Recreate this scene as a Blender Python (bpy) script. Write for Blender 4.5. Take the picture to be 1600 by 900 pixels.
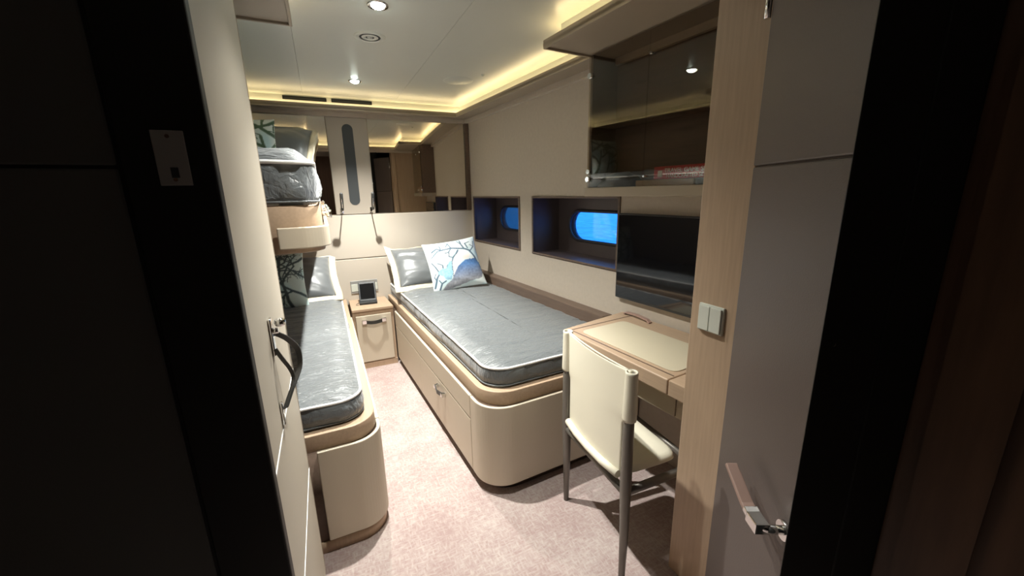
import bpy, bmesh, math, random
from mathutils import Vector, Matrix, noise
random.seed(7)
PI = math.pi
S = bpy.context.scene
for o in list(bpy.data.objects): bpy.data.objects.remove(o)

# ------------------------------------------------------------ camera, world, lights, exposure
F_PX = 618.09
yaw, pitch, roll = math.radians(25.044), math.radians(13.621), math.radians(-1.169)
fwd = Vector((math.sin(yaw)*math.cos(pitch), math.cos(yaw)*math.cos(pitch), -math.sin(pitch)))
rt = Vector((math.cos(yaw), -math.sin(yaw), 0)); up = rt.cross(fwd)
r2 = rt*math.cos(roll)+up*math.sin(roll); u2 = -rt*math.sin(roll)+up*math.cos(roll)
cam = bpy.data.cameras.new('camera'); cam.sensor_width = 36.0; cam.lens = F_PX/1600*36.0; cam.clip_start = .02
co = bpy.data.objects.new('camera', cam); S.collection.objects.link(co)
co.matrix_world = Matrix(((r2.x, u2.x, -fwd.x, 0), (r2.y, u2.y, -fwd.y, 0), (r2.z, u2.z, -fwd.z, 1.5), (0, 0, 0, 1)))
S.camera = co
vs = S.view_settings
vs.view_transform = 'Standard'; vs.look = 'None'; vs.gamma = 1; vs.use_curve_mapping = False; vs.exposure = 0.62
W = bpy.data.worlds.new('dusk'); S.world = W; W.use_nodes = True
W.node_tree.nodes['Background'].inputs[0].default_value = (.05, .34, 1, 1)
W.node_tree.nodes['Background'].inputs[1].default_value = 1.7
BEAM_W = 75; FLOOD_W = 88; LED_STRENGTH = 7; CORRIDOR_FILL_W = 1.6
C = S.collection

# ------------------------------------------------------------ materials
def mat(name, col, rough=.6, metal=0, bump=0, bscale=200, var=0, vscale=8, stretch=(1, 1, 1), coat=0, sheen=0, col2=None, spec=.5, emit=None, estr=0):
    m = bpy.data.materials.new(name); m.use_nodes = True; nt = m.node_tree; N = nt.nodes; L = nt.links
    b = N['Principled BSDF']; b.inputs['Base Color'].default_value = (*col, 1); b.inputs['Roughness'].default_value = rough
    b.inputs['Metallic'].default_value = metal; b.inputs['Coat Weight'].default_value = coat; b.inputs['Sheen Weight'].default_value = sheen
    b.inputs['Specular IOR Level'].default_value = spec
    if emit: b.inputs['Emission Color'].default_value = (*emit, 1); b.inputs['Emission Strength'].default_value = estr
    tc = N.new('ShaderNodeTexCoord'); mp = N.new('ShaderNodeMapping'); mp.inputs['Scale'].default_value = stretch
    L.new(tc.outputs['Object'], mp.inputs['Vector'])
    if var or col2:
        n = N.new('ShaderNodeTexNoise'); n.inputs['Scale'].default_value = vscale; n.inputs['Detail'].default_value = 6
        L.new(mp.outputs[0], n.inputs['Vector'])
        mx = N.new('ShaderNodeMix'); mx.data_type = 'RGBA'
        c2 = col2 or tuple(c*(1-var) for c in col)
        mx.inputs[6].default_value = (*col, 1); mx.inputs[7].default_value = (*c2, 1)
        rp = N.new('ShaderNodeValToRGB'); rp.color_ramp.elements[0].position = .35; rp.color_ramp.elements[1].position = .65
        L.new(n.outputs[0], rp.inputs[0]); L.new(rp.outputs[0], mx.inputs[0]); L.new(mx.outputs[2], b.inputs['Base Color'])
    if bump:
        n = N.new('ShaderNodeTexNoise'); n.inputs['Scale'].default_value = bscale; n.inputs['Detail'].default_value = 3
        L.new(mp.outputs[0], n.inputs['Vector'])
        bp = N.new('ShaderNodeBump'); bp.inputs['Strength'].default_value = bump; bp.inputs['Distance'].default_value = .002
        L.new(n.outputs[0], bp.inputs['Height']); L.new(bp.outputs[0], b.inputs['Normal'])
    return m
M = {}
M['wall'] = mat('wall_fabric', (.50, .435, .36), .85, bump=.25, bscale=350, var=.05, vscale=40)
M['lampwall'] = mat('lamp_panel_fabric', (.36, .315, .26), .8, bump=.25, bscale=350)
M['head'] = mat('headboard_fabric', (.56, .50, .42), .8, bump=.2, bscale=350)
M['panel'] = mat('panel_leather', (.56, .49, .385), .5, bump=.15, bscale=500, spec=.35)
M['wardrobe'] = mat('wardrobe_leather', (.43, .385, .315), .55, bump=.15, bscale=500, spec=.3)
M['wood'] = mat('oak_veneer', (.46, .33, .225), .45, var=.10, vscale=5, stretch=(20, 20, 1.2), bump=.05, bscale=60, spec=.4)
M['woodh'] = mat('oak_veneer_long', (.46, .33, .225), .45, var=.10, vscale=5, stretch=(20, 1.2, 20), bump=.05, bscale=60, spec=.4)
M['dwood'] = mat('dark_walnut', (.14, .095, .07), .4, var=.2, vscale=5, stretch=(12, 1.2, 12), spec=.4)
M['ceil'] = mat('ceiling_lacquer', (.54, .56, .515), .28, spec=.5)
M['trim'] = mat('taupe_trim', (.35, .29, .22), .5)
M['black'] = mat('black_frame', (.012, .013, .012), .55, spec=.3)
M['blackgloss'] = mat('black_screen_glass', (.004, .004, .005), .06, coat=.3)
M['plastic'] = mat('black_plastic', (.02, .022, .024), .35)
M['chrome'] = mat('chrome', (.75, .75, .74), .12, metal=1)
M['chair'] = mat('ivory_leather', (.72, .68, .55), .42, bump=.12, bscale=400, spec=.45)
M['chairframe'] = mat('dark_bronze_frame', (.17, .155, .135), .38, metal=.35)
M['darkleather'] = mat('black_leather', (.03, .03, .028), .4, bump=.2, bscale=300)
M['doorleather'] = mat('taupe_leather', (.13, .105, .095), .42, bump=.2, bscale=300, spec=.5)
M['darkpanel'] = mat('dark_corridor_leather', (.10, .10, .095), .5, bump=.15, bscale=300, spec=.3)
M['brown'] = mat('corridor_mahogany', (.16, .085, .05), .45, var=.3, vscale=4, stretch=(10, 10, 1))
M['satin'] = mat('charcoal_satin', (.165, .18, .19), .33, bump=.5, bscale=28, stretch=(1, 5, 1), sheen=.3, spec=.6)
def satin(name, col, stretch, s1=11, d1=.012, rough=.32):
    m = mat(name, col, rough, sheen=.3, spec=.6); nt = m.node_tree; N = nt.nodes; L = nt.links; b = N['Principled BSDF']
    tc = N.new('ShaderNodeTexCoord'); mp = N.new('ShaderNodeMapping'); mp.inputs['Scale'].default_value = stretch; L.new(tc.outputs['Object'], mp.inputs[0])
    a = N.new('ShaderNodeTexNoise'); a.inputs['Scale'].default_value = s1; a.inputs['Detail'].default_value = 4; a.inputs['Distortion'].default_value = .8; L.new(mp.outputs[0], a.inputs['Vector'])
    c = N.new('ShaderNodeTexNoise'); c.inputs['Scale'].default_value = 75; c.inputs['Detail'].default_value = 3; L.new(tc.outputs['Object'], c.inputs['Vector'])
    b1 = N.new('ShaderNodeBump'); b1.inputs['Strength'].default_value = .8; b1.inputs['Distance'].default_value = d1; L.new(a.outputs[0], b1.inputs['Height'])
    b2 = N.new('ShaderNodeBump'); b2.inputs['Strength'].default_value = .5; b2.inputs['Distance'].default_value = .003; L.new(c.outputs[0], b2.inputs['Height']); L.new(b1.outputs[0], b2.inputs['Normal'])
    L.new(b2.outputs[0], b.inputs['Normal']); return m
M['satin'] = satin('charcoal_satin', (.13, .143, .15), (1.5, 8, 2))
M['steel'] = mat('brushed_steel', (.40, .40, .39), .42, metal=.4)
M['deskpad'] = mat('desk_pad_leather', (.56, .50, .37), .5, bump=.1, bscale=400, spec=.35)
M['pillow'] = mat('grey_satin', (.13, .14, .145), .30, bump=.2, bscale=25, sheen=.3, spec=.6)
M['piping'] = mat('white_piping', (.80, .80, .78), .4)
M['cream'] = mat('cream_satin', (.66, .59, .44), .4, bump=.2, bscale=30)
M['switch'] = mat('switch_plastic', (.62, .64, .57), .3)
M['mirror'] = mat('bronze_mirror', (.72, .66, .58), .01, metal=1)
M['grille'] = mat('dark_grille', (.035, .04, .042), .6)
M['red'] = mat('red_box', (.55, .04, .05), .5)
M['white'] = mat('white_print', (.75, .72, .70), .5)
M['tanbox'] = mat('pale_wood_box', (.40, .27, .13), .5)
M['greycloth'] = mat('dark_grey_fabric', (.06, .065, .07), .8, bump=.3, bscale=80)
M['pinkleather'] = mat('lever_leather', (.36, .24, .20), .35)
M['led'] = mat('warm_led', (.9, .8, .6), .5, emit=(1, .76, .40), estr=LED_STRENGTH)
M['lens'] = mat('downlight_lens', (.9, .9, .9), .5, emit=(.86, 1, .92), estr=60)
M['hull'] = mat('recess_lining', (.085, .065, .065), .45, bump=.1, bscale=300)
M['gasket'] = mat('dark_gasket', (.03, .03, .04), .4)

def carpet():
    m = mat('carpet', (.50, .41, .385), .95, spec=.1); nt = m.node_tree; N = nt.nodes; L = nt.links; b = N['Principled BSDF']
    tc = N.new('ShaderNodeTexCoord')
    n1 = N.new('ShaderNodeTexNoise'); n1.inputs['Scale'].default_value = 5; n1.inputs['Detail'].default_value = 5
    mp = N.new('ShaderNodeMapping'); mp.inputs['Scale'].default_value = (30, 110, 1)
    n2 = N.new('ShaderNodeTexNoise'); n2.inputs['Scale'].default_value = 1; n2.inputs['Detail'].default_value = 3
    mp3 = N.new('ShaderNodeMapping'); mp3.inputs['Scale'].default_value = (110, 30, 1)
    n3 = N.new('ShaderNodeTexNoise'); n3.inputs['Scale'].default_value = 1; n3.inputs['Detail'].default_value = 3
    L.new(tc.outputs['Object'], n1.inputs['Vector']); L.new(tc.outputs['Object'], mp.inputs['Vector']); L.new(mp.outputs[0], n2.inputs['Vector'])
    L.new(tc.outputs['Object'], mp3.inputs['Vector']); L.new(mp3.outputs[0], n3.inputs['Vector'])
    ad = N.new('ShaderNodeMath'); ad.operation = 'MAXIMUM'; L.new(n2.outputs[0], ad.inputs[0]); L.new(n3.outputs[0], ad.inputs[1])
    a2 = N.new('ShaderNodeMath'); a2.operation = 'MULTIPLY_ADD'; a2.inputs[1].default_value = .55; L.new(n1.outputs[0], a2.inputs[0]); L.new(ad.outputs[0], a2.inputs[2])
    rp = N.new('ShaderNodeValToRGB'); e = rp.color_ramp.elements
    e[0].position = .66; e[0].color = (.36, .265, .25, 1); e[1].position = 1.0; e[1].color = (.49, .42, .39, 1)
    L.new(a2.outputs[0], rp.inputs[0]); L.new(rp.outputs[0], b.inputs['Base Color'])
    bp = N.new('ShaderNodeBump'); bp.inputs['Strength'].default_value = .5; bp.inputs['Distance'].default_value = .004
    L.new(ad.outputs[0], bp.inputs['Height']); L.new(bp.outputs[0], b.inputs['Normal'])
    return m
M['carpet'] = carpet()
def glass(name, tint, base=.04, rough=.0):
    m = bpy.data.materials.new(name); m.use_nodes = True; nt = m.node_tree; N = nt.nodes; L = nt.links
    for n in list(N):
        if n.type != 'OUTPUT_MATERIAL': N.remove(n)
    out = N['Material Output']; t = N.new('ShaderNodeBsdfTransparent'); t.inputs[0].default_value = (*tint, 1)
    g = N.new('ShaderNodeBsdfGlossy'); g.inputs['Roughness'].default_value = rough; g.inputs[0].default_value = (.9, .9, .85, 1)
    fr = N.new('ShaderNodeLayerWeight'); fr.inputs[0].default_value = .5
    pw = N.new('ShaderNodeMath'); pw.operation = 'POWER'; pw.inputs[1].default_value = 4; L.new(fr.outputs['Facing'], pw.inputs[0])
    ad = N.new('ShaderNodeMath'); ad.operation = 'MULTIPLY_ADD'; ad.inputs[1].default_value = .9; ad.inputs[2].default_value = base; L.new(pw.outputs[0], ad.inputs[0])
    mx = N.new('ShaderNodeMixShader'); L.new(t.outputs[0], mx.inputs[1]); L.new(g.outputs[0], mx.inputs[2]); L.new(ad.outputs[0], mx.inputs[0])
    L.new(mx.outputs[0], out.inputs[0]); return m
M['tint'] = glass('smoked_glass', (.80, .76, .70), .045, .01)
M['pane'] = glass('porthole_glass', (.95, .97, 1), .03)
def sea():
    m = mat('sea_water', (.03, .22, .75), .25, spec=.5); nt = m.node_tree; N = nt.nodes; L = nt.links; b = N['Principled BSDF']
    tc = N.new('ShaderNodeTexCoord'); mp = N.new('ShaderNodeMapping'); mp.inputs['Scale'].default_value = (1.2, .5, 1)
    n = N.new('ShaderNodeTexNoise'); n.inputs['Scale'].default_value = 1.6; n.inputs['Detail'].default_value = 8; n.inputs['Distortion'].default_value = .6
    L.new(tc.outputs['Object'], mp.inputs[0]); L.new(mp.outputs[0], n.inputs['Vector'])
    rp = N.new('ShaderNodeValToRGB'); e = rp.color_ramp.elements; e[0].position = .3; e[0].color = (.03, .22, .62, 1); e[1].position = .7; e[1].color = (.12, .48, 1, 1)
    L.new(n.outputs[0], rp.inputs[0]); L.new(rp.outputs[0], b.inputs['Base Color'])
    bp = N.new('ShaderNodeBump'); bp.inputs['Strength'].default_value = .6; bp.inputs['Distance'].default_value = .3
    L.new(n.outputs[0], bp.inputs['Height']); L.new(bp.outputs[0], b.inputs['Normal']); return m
M['sea'] = sea()
def pattern_mat():
    m = mat('coral_print_linen', (.8, .8, .8), .75, sheen=.1); N = m.node_tree.nodes
    a = N.new('ShaderNodeAttribute'); a.attribute_name = 'print'; m.node_tree.links.new(a.outputs['Color'], N['Principled BSDF'].inputs['Base Color']); return m
M['print'] = pattern_mat()

# ------------------------------------------------------------ mesh helpers
class MB:
    def __init__(s): s.v = []; s.f = []; s.sm = []
    def add(s, vs_, fs, smooth=False):
        k = len(s.v); s.v += [tuple(v) for v in vs_]; s.f += [tuple(i+k for i in f) for f in fs]; s.sm += [smooth]*len(fs); return s
    def box(s, x0, x1, y0, y1, z0, z1):
        x0, x1 = sorted((x0, x1)); y0, y1 = sorted((y0, y1)); z0, z1 = sorted((z0, z1))
        return s.add([(x0,y0,z0),(x1,y0,z0),(x1,y1,z0),(x0,y1,z0),(x0,y0,z1),(x1,y0,z1),(x1,y1,z1),(x0,y1,z1)],
              [(0,3,2,1),(4,5,6,7),(0,1,5,4),(1,2,6,5),(2,3,7,6),(3,0,4,7)])
    def prism(s, P, z0, z1, smooth=False):
        n = len(P); a = sum(P[i][0]*P[(i+1)%n][1]-P[(i+1)%n][0]*P[i][1] for i in range(n))
        if a < 0: P = P[::-1]
        s.add([(x,y,z0) for x,y in P]+[(x,y,z1) for x,y in P], [tuple(range(n))[::-1], tuple(range(n,2*n))])
        k = len(s.v)-2*n
        for i in range(n): s.f.append((k+i, k+(i+1)%n, k+n+(i+1)%n, k+n+i)); s.sm.append(smooth)
        return s
    def tube(s, pts, r, n=10, cap=True, sx=1, sy=1, closed=False):
        pts = [Vector(p) for p in pts]; R = r if isinstance(r, (list, tuple)) else [r]*len(pts)
        k = len(s.v); m = len(pts); prev = None
        for i, p in enumerate(pts):
            if closed: d = pts[(i+1)%m]-pts[i-1]
            else: d = pts[min(i+1,m-1)]-pts[max(i-1,0)]
            d.normalize()
            if prev is None: a = d.orthogonal().normalized() if abs(d.z) > .9 else d.cross(Vector((0,0,1))).normalized()
            else: a = (prev - d*prev.dot(d)).normalized()
            prev = a; b = d.cross(a)
            for j in range(n):
                t = 2*PI*j/n; s.v.append(tuple(p+(a*math.cos(t)*sx+b*math.sin(t)*sy)*R[i]))
        for i in range(m if closed else m-1):
            for j in range(n):
                i2 = (i+1)%m; s.f.append((k+i*n+j, k+i*n+(j+1)%n, k+i2*n+(j+1)%n, k+i2*n+j)); s.sm.append(True)
        if cap and not closed:
            s.f.append(tuple(k+j for j in range(n))[::-1]); s.f.append(tuple(k+(m-1)*n+j for j in range(n))); s.sm += [False, False]
        return s
    def cyl(s, c, ax, r, h, n=24):
        c = Vector(c); ax = Vector(ax).normalized(); return s.tube([c, c+ax*h], r, n)
    def lathe(s, prof, c=(0,0,0), n=32):
        k = len(s.v); m = len(prof)
        for r, z in prof:
            for j in range(n): t = 2*PI*j/n; s.v.append((c[0]+r*math.cos(t), c[1]+r*math.sin(t), c[2]+z))
        for i in range(m-1):
            for j in range(n): s.f.append((k+i*n+j, k+i*n+(j+1)%n, k+(i+1)*n+(j+1)%n, k+(i+1)*n+j)); s.sm.append(True)
        return s
    def strap(s, pts, wdir, w, t):
        # flat strap: path pts, width direction wdir
        pts = [Vector(p) for p in pts]; wd = Vector(wdir).normalized(); k = len(s.v); m = len(pts)
        for i, p in enumerate(pts):
            d = (pts[min(i+1,m-1)]-pts[max(i-1,0)]).normalized(); nn = d.cross(wd).normalized()
            for a, b in ((-1,-1),(1,-1),(1,1),(-1,1)): s.v.append(tuple(p+wd*a*w/2+nn*b*t/2))
        for i in range(m-1):
            for j in range(4): s.f.append((k+i*4+j, k+i*4+(j+1)%4, k+(i+1)*4+(j+1)%4, k+(i+1)*4+j)); s.sm.append(False)
        s.f += [(k+3,k+2,k+1,k), (k+4*m-4,k+4*m-3,k+4*m-2,k+4*m-1)]; s.sm += [False, False]; return s
    def band(s, path, z0, z1, t):
        # wall-like strip along a plan path; t = thickness to the left of the path
        n = len(path); off = []
        for i, p in enumerate(path):
            a = Vector(path[max(i-1,0)]); b = Vector(path[min(i+1,n-1)]); d = (b-a).normalized(); off.append((p[0]-d.y*t, p[1]+d.x*t))
        k = len(s.v)
        for P in (path, off):
            for z in (z0, z1): s.v += [(x, y, z) for x, y in P]
        a, b, c, d = k, k+n, k+2*n, k+3*n
        for i in range(n-1):
            for q in ((a+i,a+i+1,b+i+1,b+i), (d+i,d+i+1,c+i+1,c+i), (b+i,b+i+1,d+i+1,d+i), (c+i,c+i+1,a+i+1,a+i)): s.f.append(q); s.sm.append(False)
        s.f += [(a,b,d,c), (a+n-1,c+n-1,d+n-1,b+n-1)]; s.sm += [False,False]; return s
    def build(s, name, m, parent=None, bevel=0, seg=2, label=None, normals=True):
        me = bpy.data.meshes.new(name); me.from_pydata(s.v, [], s.f); me.update()
        for p, q in zip(me.polygons, s.sm): p.use_smooth = q
        bm = bmesh.new(); bm.from_mesh(me)
        if normals: bmesh.ops.recalc_face_normals(bm, faces=bm.faces)
        bm.to_mesh(me); bm.free()
        o = bpy.data.objects.new(name, me); C.objects.link(o); me.materials.append(M[m] if isinstance(m, str) else m)
        if parent: o.parent = parent
        if bevel:
            b = o.modifiers.new('bevel', 'BEVEL'); b.width = bevel; b.segments = seg; b.limit_method = 'ANGLE'; b.angle_limit = math.radians(40)
            b.harden_normals = False
        if label: o['label'] = label
        return o
def tag(o, label, cat, group=None, kind=None):
    o['label'] = label; o['category'] = cat
    if group: o['group'] = group
    if kind: o['kind'] = kind
    return o
def struct(o): o['kind'] = 'structure'; return o
def empty(name, label, cat, loc=(0,0,0), rz=0, group=None, kind=None):
    o = bpy.data.objects.new(name, None); C.objects.link(o); o.location = loc; o.rotation_euler = (0,0,rz); o.empty_display_size = .1
    if kind == 'structure': o['kind'] = kind; return o
    return tag(o, label, cat, group, kind)
def arc(cx, cy, r, a0, a1, n=10): return [(cx+r*math.cos(math.radians(a0+(a1-a0)*i/n)), cy+r*math.sin(math.radians(a0+(a1-a0)*i/n))) for i in range(n+1)]
R5 = math.radians(5); R3 = math.radians(3)
RW = (1.375, 3.9, 0)                       # corner of far wall and hull wall; hull wall runs 5 degrees off square
def rw(x, y):
    return (RW[0]+math.cos(R5)*x-math.sin(R5)*y, RW[1]+math.sin(R5)*x+math.cos(R5)*y)

# ------------------------------------------------------------ shell
ZC, ZL = 2.275, 2.20
struct(MB().box(-1.9, 2.6, -1.5, 4.2, -.08, 0).build('floor', 'carpet'))
# ceiling panels with hairline joints
cl = bpy.data.objects.new('ceiling', None); C.objects.link(cl); struct(cl)
for x0, x1 in ((-1.9, -.0302), (-.029, .672), (.6732, 2.6)): MB().box(x0, x1, -1.5, 4.2, ZC, ZC+.05).build('ceiling_panel', 'ceil', cl)
MB().box(-1.9, 2.6, -1.5, 4.2, ZC+.05, ZC+.08).build('ceiling_backing', 'black', cl)
struct(MB().box(-1.9, 2.2, 3.9, 4.05, 0, ZC).build('wall_far', 'wall'))
struct(MB().box(-.95, -.80, .95, 3.9, 0, ZC).build('wall_left', 'wall'))
# hull-side wall with two deep window recesses
WZ0, WZ1 = 1.025, 1.462
wr = MB()
wr.box(0, .25, .05, -2.95, 0, WZ0-.004); wr.box(0, .25, .05, -2.95, WZ1+.004, ZC)
wr.box(0, .25, .05, -.079, WZ0-.004, WZ1+.004); wr.box(0, .25, -.967, -1.148, WZ0-.004, WZ1+.004); wr.box(0, .25, -2.078, -2.95, WZ0-.004, WZ1+.004)
w = struct(wr.build('wall_right', 'wall')); w.location = RW; w.rotation_euler = (0,0,R5)
def oval(cy, cz, hw, hh, n=12):
    pts = [(cy+(hw-hh)+hh*math.cos(t), cz+hh*math.sin(t)) for t in [PI/2-PI*i/n for i in range(n+1)]]
    return pts+[(cy-(hw-hh)-hh*math.cos(t), cz-hh*math.sin(t)) for t in [PI/2-PI*i/n for i in range(n+1)]]
def window(name, y0, y1, z0, z1, py0, py1, pz0, pz1):
    r = empty(name, '', '', RW, R5, kind='structure')
    b = MB(); t = .004
    b.box(.005, .25, y0, y0-t, z0, z1); b.box(.005, .25, y1+t, y1, z0, z1); b.box(.005, .25, y0, y1, z1-t, z1); b.box(.005, .25, y0, y1, z0, z0+t)
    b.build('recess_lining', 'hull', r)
    f = MB(); g = .014
    f.box(-.008, .004, y0+.004, y0-g, z0-.004, z1+.004); f.box(-.008, .004, y1+g, y1-.004, z0-.004, z1+.004)
    f.box(-.008, .004, y0-g, y1+g, z1-g+.004, z1+.004); f.box(-.008, .004, y0-g, y1+g, z0-.004, z0+g-.004)
    f.build('window_frame', 'dwood', r, bevel=.002)
    # hull plate with an oval hole
    cy, cz = (py0+py1)/2, (pz0+pz1)/2; hw, hh = abs(py0-py1)/2, (pz1-pz0)/2
    P = oval(cy, cz, hw, hh); n = len(P)
    outer = []
    for (y, z) in P:
        dy, dz = y-cy, z-cz; k = min(((abs((y1 if dy < 0 else y0)-cy))/abs(dy)) if abs(dy) > 1e-6 else 1e9, ((z1-cz if dz > 0 else cz-z0)/abs(dz)) if abs(dz) > 1e-6 else 1e9)
        outer.append((cy+dy*k, cz+dz*k))
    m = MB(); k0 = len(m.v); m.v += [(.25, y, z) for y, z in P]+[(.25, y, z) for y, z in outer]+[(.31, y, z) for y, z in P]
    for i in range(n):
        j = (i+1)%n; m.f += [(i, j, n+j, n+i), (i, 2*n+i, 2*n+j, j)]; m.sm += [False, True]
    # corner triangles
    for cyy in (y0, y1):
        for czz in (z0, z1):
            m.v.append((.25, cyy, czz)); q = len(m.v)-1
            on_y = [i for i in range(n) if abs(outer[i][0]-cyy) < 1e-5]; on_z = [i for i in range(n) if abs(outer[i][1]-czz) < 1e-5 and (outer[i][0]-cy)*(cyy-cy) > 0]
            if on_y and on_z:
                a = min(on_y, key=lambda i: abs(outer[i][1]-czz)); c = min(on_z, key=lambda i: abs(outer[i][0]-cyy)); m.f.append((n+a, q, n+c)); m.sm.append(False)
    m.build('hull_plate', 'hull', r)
    MB().tube([(.247, y, z) for y, z in P], .011, 8, closed=True).build('gasket', 'gasket', r)
    g = MB(); g.add([(.30, y, z) for y, z in P]+[(.304, y, z) for y, z in P], [tuple(range(n)), tuple(range(n, 2*n))[::-1]]+[(i, (i+1)%n, n+(i+1)%n, n+i) for i in range(n)])
    g.build('pane', 'pane', r)
    return r
window('window_1', -.083, -.963, 1.03, 1.462, -.175, -.80, 1.145, 1.365)
window('window_2', -1.152, -2.074, 1.03, 1.462, -1.30, -1.93, 1.135, 1.355)
# hull outside the wall (keeps daylight out except through the portholes)
ho = MB(); 
for z0, z1, ya, yb in ((-.05, 1.03, .3, -4.6), (1.46, 2.4, .3, -4.6), (1.02, 1.47, .3, -.083), (1.02, 1.47, -.963, -1.152), (1.02, 1.47, -2.074, -4.6)): ho.box(.25, .31, ya, yb, z0, z1)
o = struct(ho.build('wall_hull', 'black')); o.location = RW; o.rotation_euler = (0,0,R5)
sp = MB(); n = 40; sp.add([(2.2+58*(i/n)**2, -30+90*j/n, -.6) for i in range(n+1) for j in range(n+1)], [(i*(n+1)+j, (i+1)*(n+1)+j, (i+1)*(n+1)+j+1, i*(n+1)+j+1) for i in range(n) for j in range(n)])
tag(sp.build('sea', 'sea', normals=False), 'blue rippled sea seen through the two oval portholes', 'sea', kind='stuff')

# partition at the desk end (its wooden end post carries the switch) and corridor shell
struct(MB().box(1.12, 2.3, .765, .905, 0, ZC).build('wall_near', 'wood'))
struct(MB().box(1.11, 1.17, .751, .921, 0, ZC).build('trim_1', 'wood', bevel=.004))
struct(MB().box(-1.9, -1.8, -1.5, .95, 0, ZC).build('wall_corridor_left', 'black'))
struct(MB().box(-1.9, 2.6, -1.5, -1.4, 0, ZC).build('wall_corridor_back', 'brown'))
struct(MB().box(2.2, 2.3, -1.5, .8, 0, ZC).build('wall_corridor_right', 'brown'))

# left door frame (black) and corridor wall panels beyond it
struct(MB().box(-1.8, -.165, .842, .858, 0, ZC).build('wall_entry', 'black'))
t2 = struct(MB().box(-.272, -.151, .83, .862, 0, ZC).build('trim_2', 'black', bevel=.004))
sk = empty('strike_plate', 'chrome strike plate screwed to the black door frame at left', 'strike plate', (-.206, .83, 1.563))
MB().box(-.021, .021, -.003, 0, -.042, .042).build('plate', 'steel', sk, bevel=.001)
MB().box(-.004, .006, -.0045, -.003, -.030, -.014).build('latch_slot', 'grille', sk)
for dz in (-.033, .033): MB().cyl((0, -.0045, dz), (0,1,0), .003, .002, 10).build('screw', 'chrome', sk)
tag(MB().lathe([(0, -.002), (.005, -.002), (.006, 0), (.006, .002)]).build('door_bumper', 'chrome'), 'tiny round bumper on the black door frame below the strike plate', 'bumper')
b = bpy.data.objects['door_bumper']; b.location = (-.186, .829, 1.293); b.rotation_euler = (PI/2, 0, 0)
wp = empty('corridor_wall_panel', 'dark upholstered wall panels with one horizontal seam left of the black frame', 'wall panel', (-.9, .85, 0))
MB().box(-.9, .622, -.01, .008, 0, 1.548).build('lower_panel', 'darkpanel', wp, bevel=.004)
MB().box(-.9, .622, -.01, .008, 1.552, ZC).build('upper_panel', 'darkpanel', wp, bevel=.004)

# right: black jamb close to the camera, mahogany corridor wall past it
struct(MB().prism([(.72,.34), (.79,.301), (.864,.259), (.97,.33), (.80,.378)], 0, ZC).build('trim_3', 'black', bevel=.004))
struct(MB().box(0, .012, -.07, 0, 0, ZC).build('trim_4', 'black', bevel=.003)); bpy.data.objects['trim_4'].location = (.80, .293, 0); bpy.data.objects['trim_4'].rotation_euler = (0,0,math.radians(61-0))
tb = tag(MB().lathe([(0, -.002), (.003, -.002), (.004, 0), (.004, .002)]).build('door_bumper', 'chrome'), 'tiny round bumper on the black jamb nearest the camera at right', 'bumper')
tb.location = (.738, .329, 1.245); tb.rotation_euler = (PI/2, 0, math.radians(-29))
def slab(name, a, b_, t, z0, z1, m):
    a = Vector(a); b_ = Vector(b_); d = (b_-a).normalized(); nn = Vector((-d.y, d.x))*t
    return MB().prism([tuple(a), tuple(b_), tuple(b_+nn), tuple(a+nn)], z0, z1).build(name, m)
struct(slab('wall_corridor', (.868,.262), (1.10,-1.4), .05, 0, ZC, 'brown'))
struct(slab('trim_5', (.872,.235), (.884,.155), .03, 0, ZC, 'brown')).location = (-.012, 0, 0)

# door leaf with upholstery in two panels, swung out from the wooden post
dd = math.atan2(-.885, -.466)
door = empty('door_1', '', '', (1.106, .746, 0), dd, kind='structure')   # local x runs from the hinge to the free edge, local -y faces the cabin
DS = -1
MB().box(.004, .42, 0, .036, .01, 2.1).build('door_core', 'dwood', door)
MB().box(.004, .42, -.012, 0, .01, 1.553).build('lower_upholstery', 'doorleather', door, bevel=.004)
MB().box(.004, .42, -.012, 0, 1.557, 2.1).build('upper_upholstery', 'doorleather', door, bevel=.004)
h = MB().cyl((.345, -.012, .680), (0,-1,0), .024, .008, 28).build('door_handle', 'chrome', door)
MB().tube([(.345, -.014, .680), (.342, -.045, .680), (.333, -.066, .680)], .011, 20).build('stem', 'chrome', h)
MB().box(.297, .345, -.083, -.047, .664, .694).build('block', 'chrome', h, bevel=.003)
MB().strap([(.300, -.066, .682), (.27, -.066, .690), (.175, -.066, .738)], (0,1,0), .032, .012).build('lever', 'pinkleather', h, bevel=.003, label='leather-wrapped lever')
MB().strap([(.302, -.066, .686), (.285, -.066, .690)], (0,1,0), .036, .016).build('ferrule', 'chrome', h, bevel=.002)
for z in (1.92,): MB().cyl((-.004, -.016, z), (0,0,1), .008, .09, 14).build('hinge', 'chrome', door)

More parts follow.
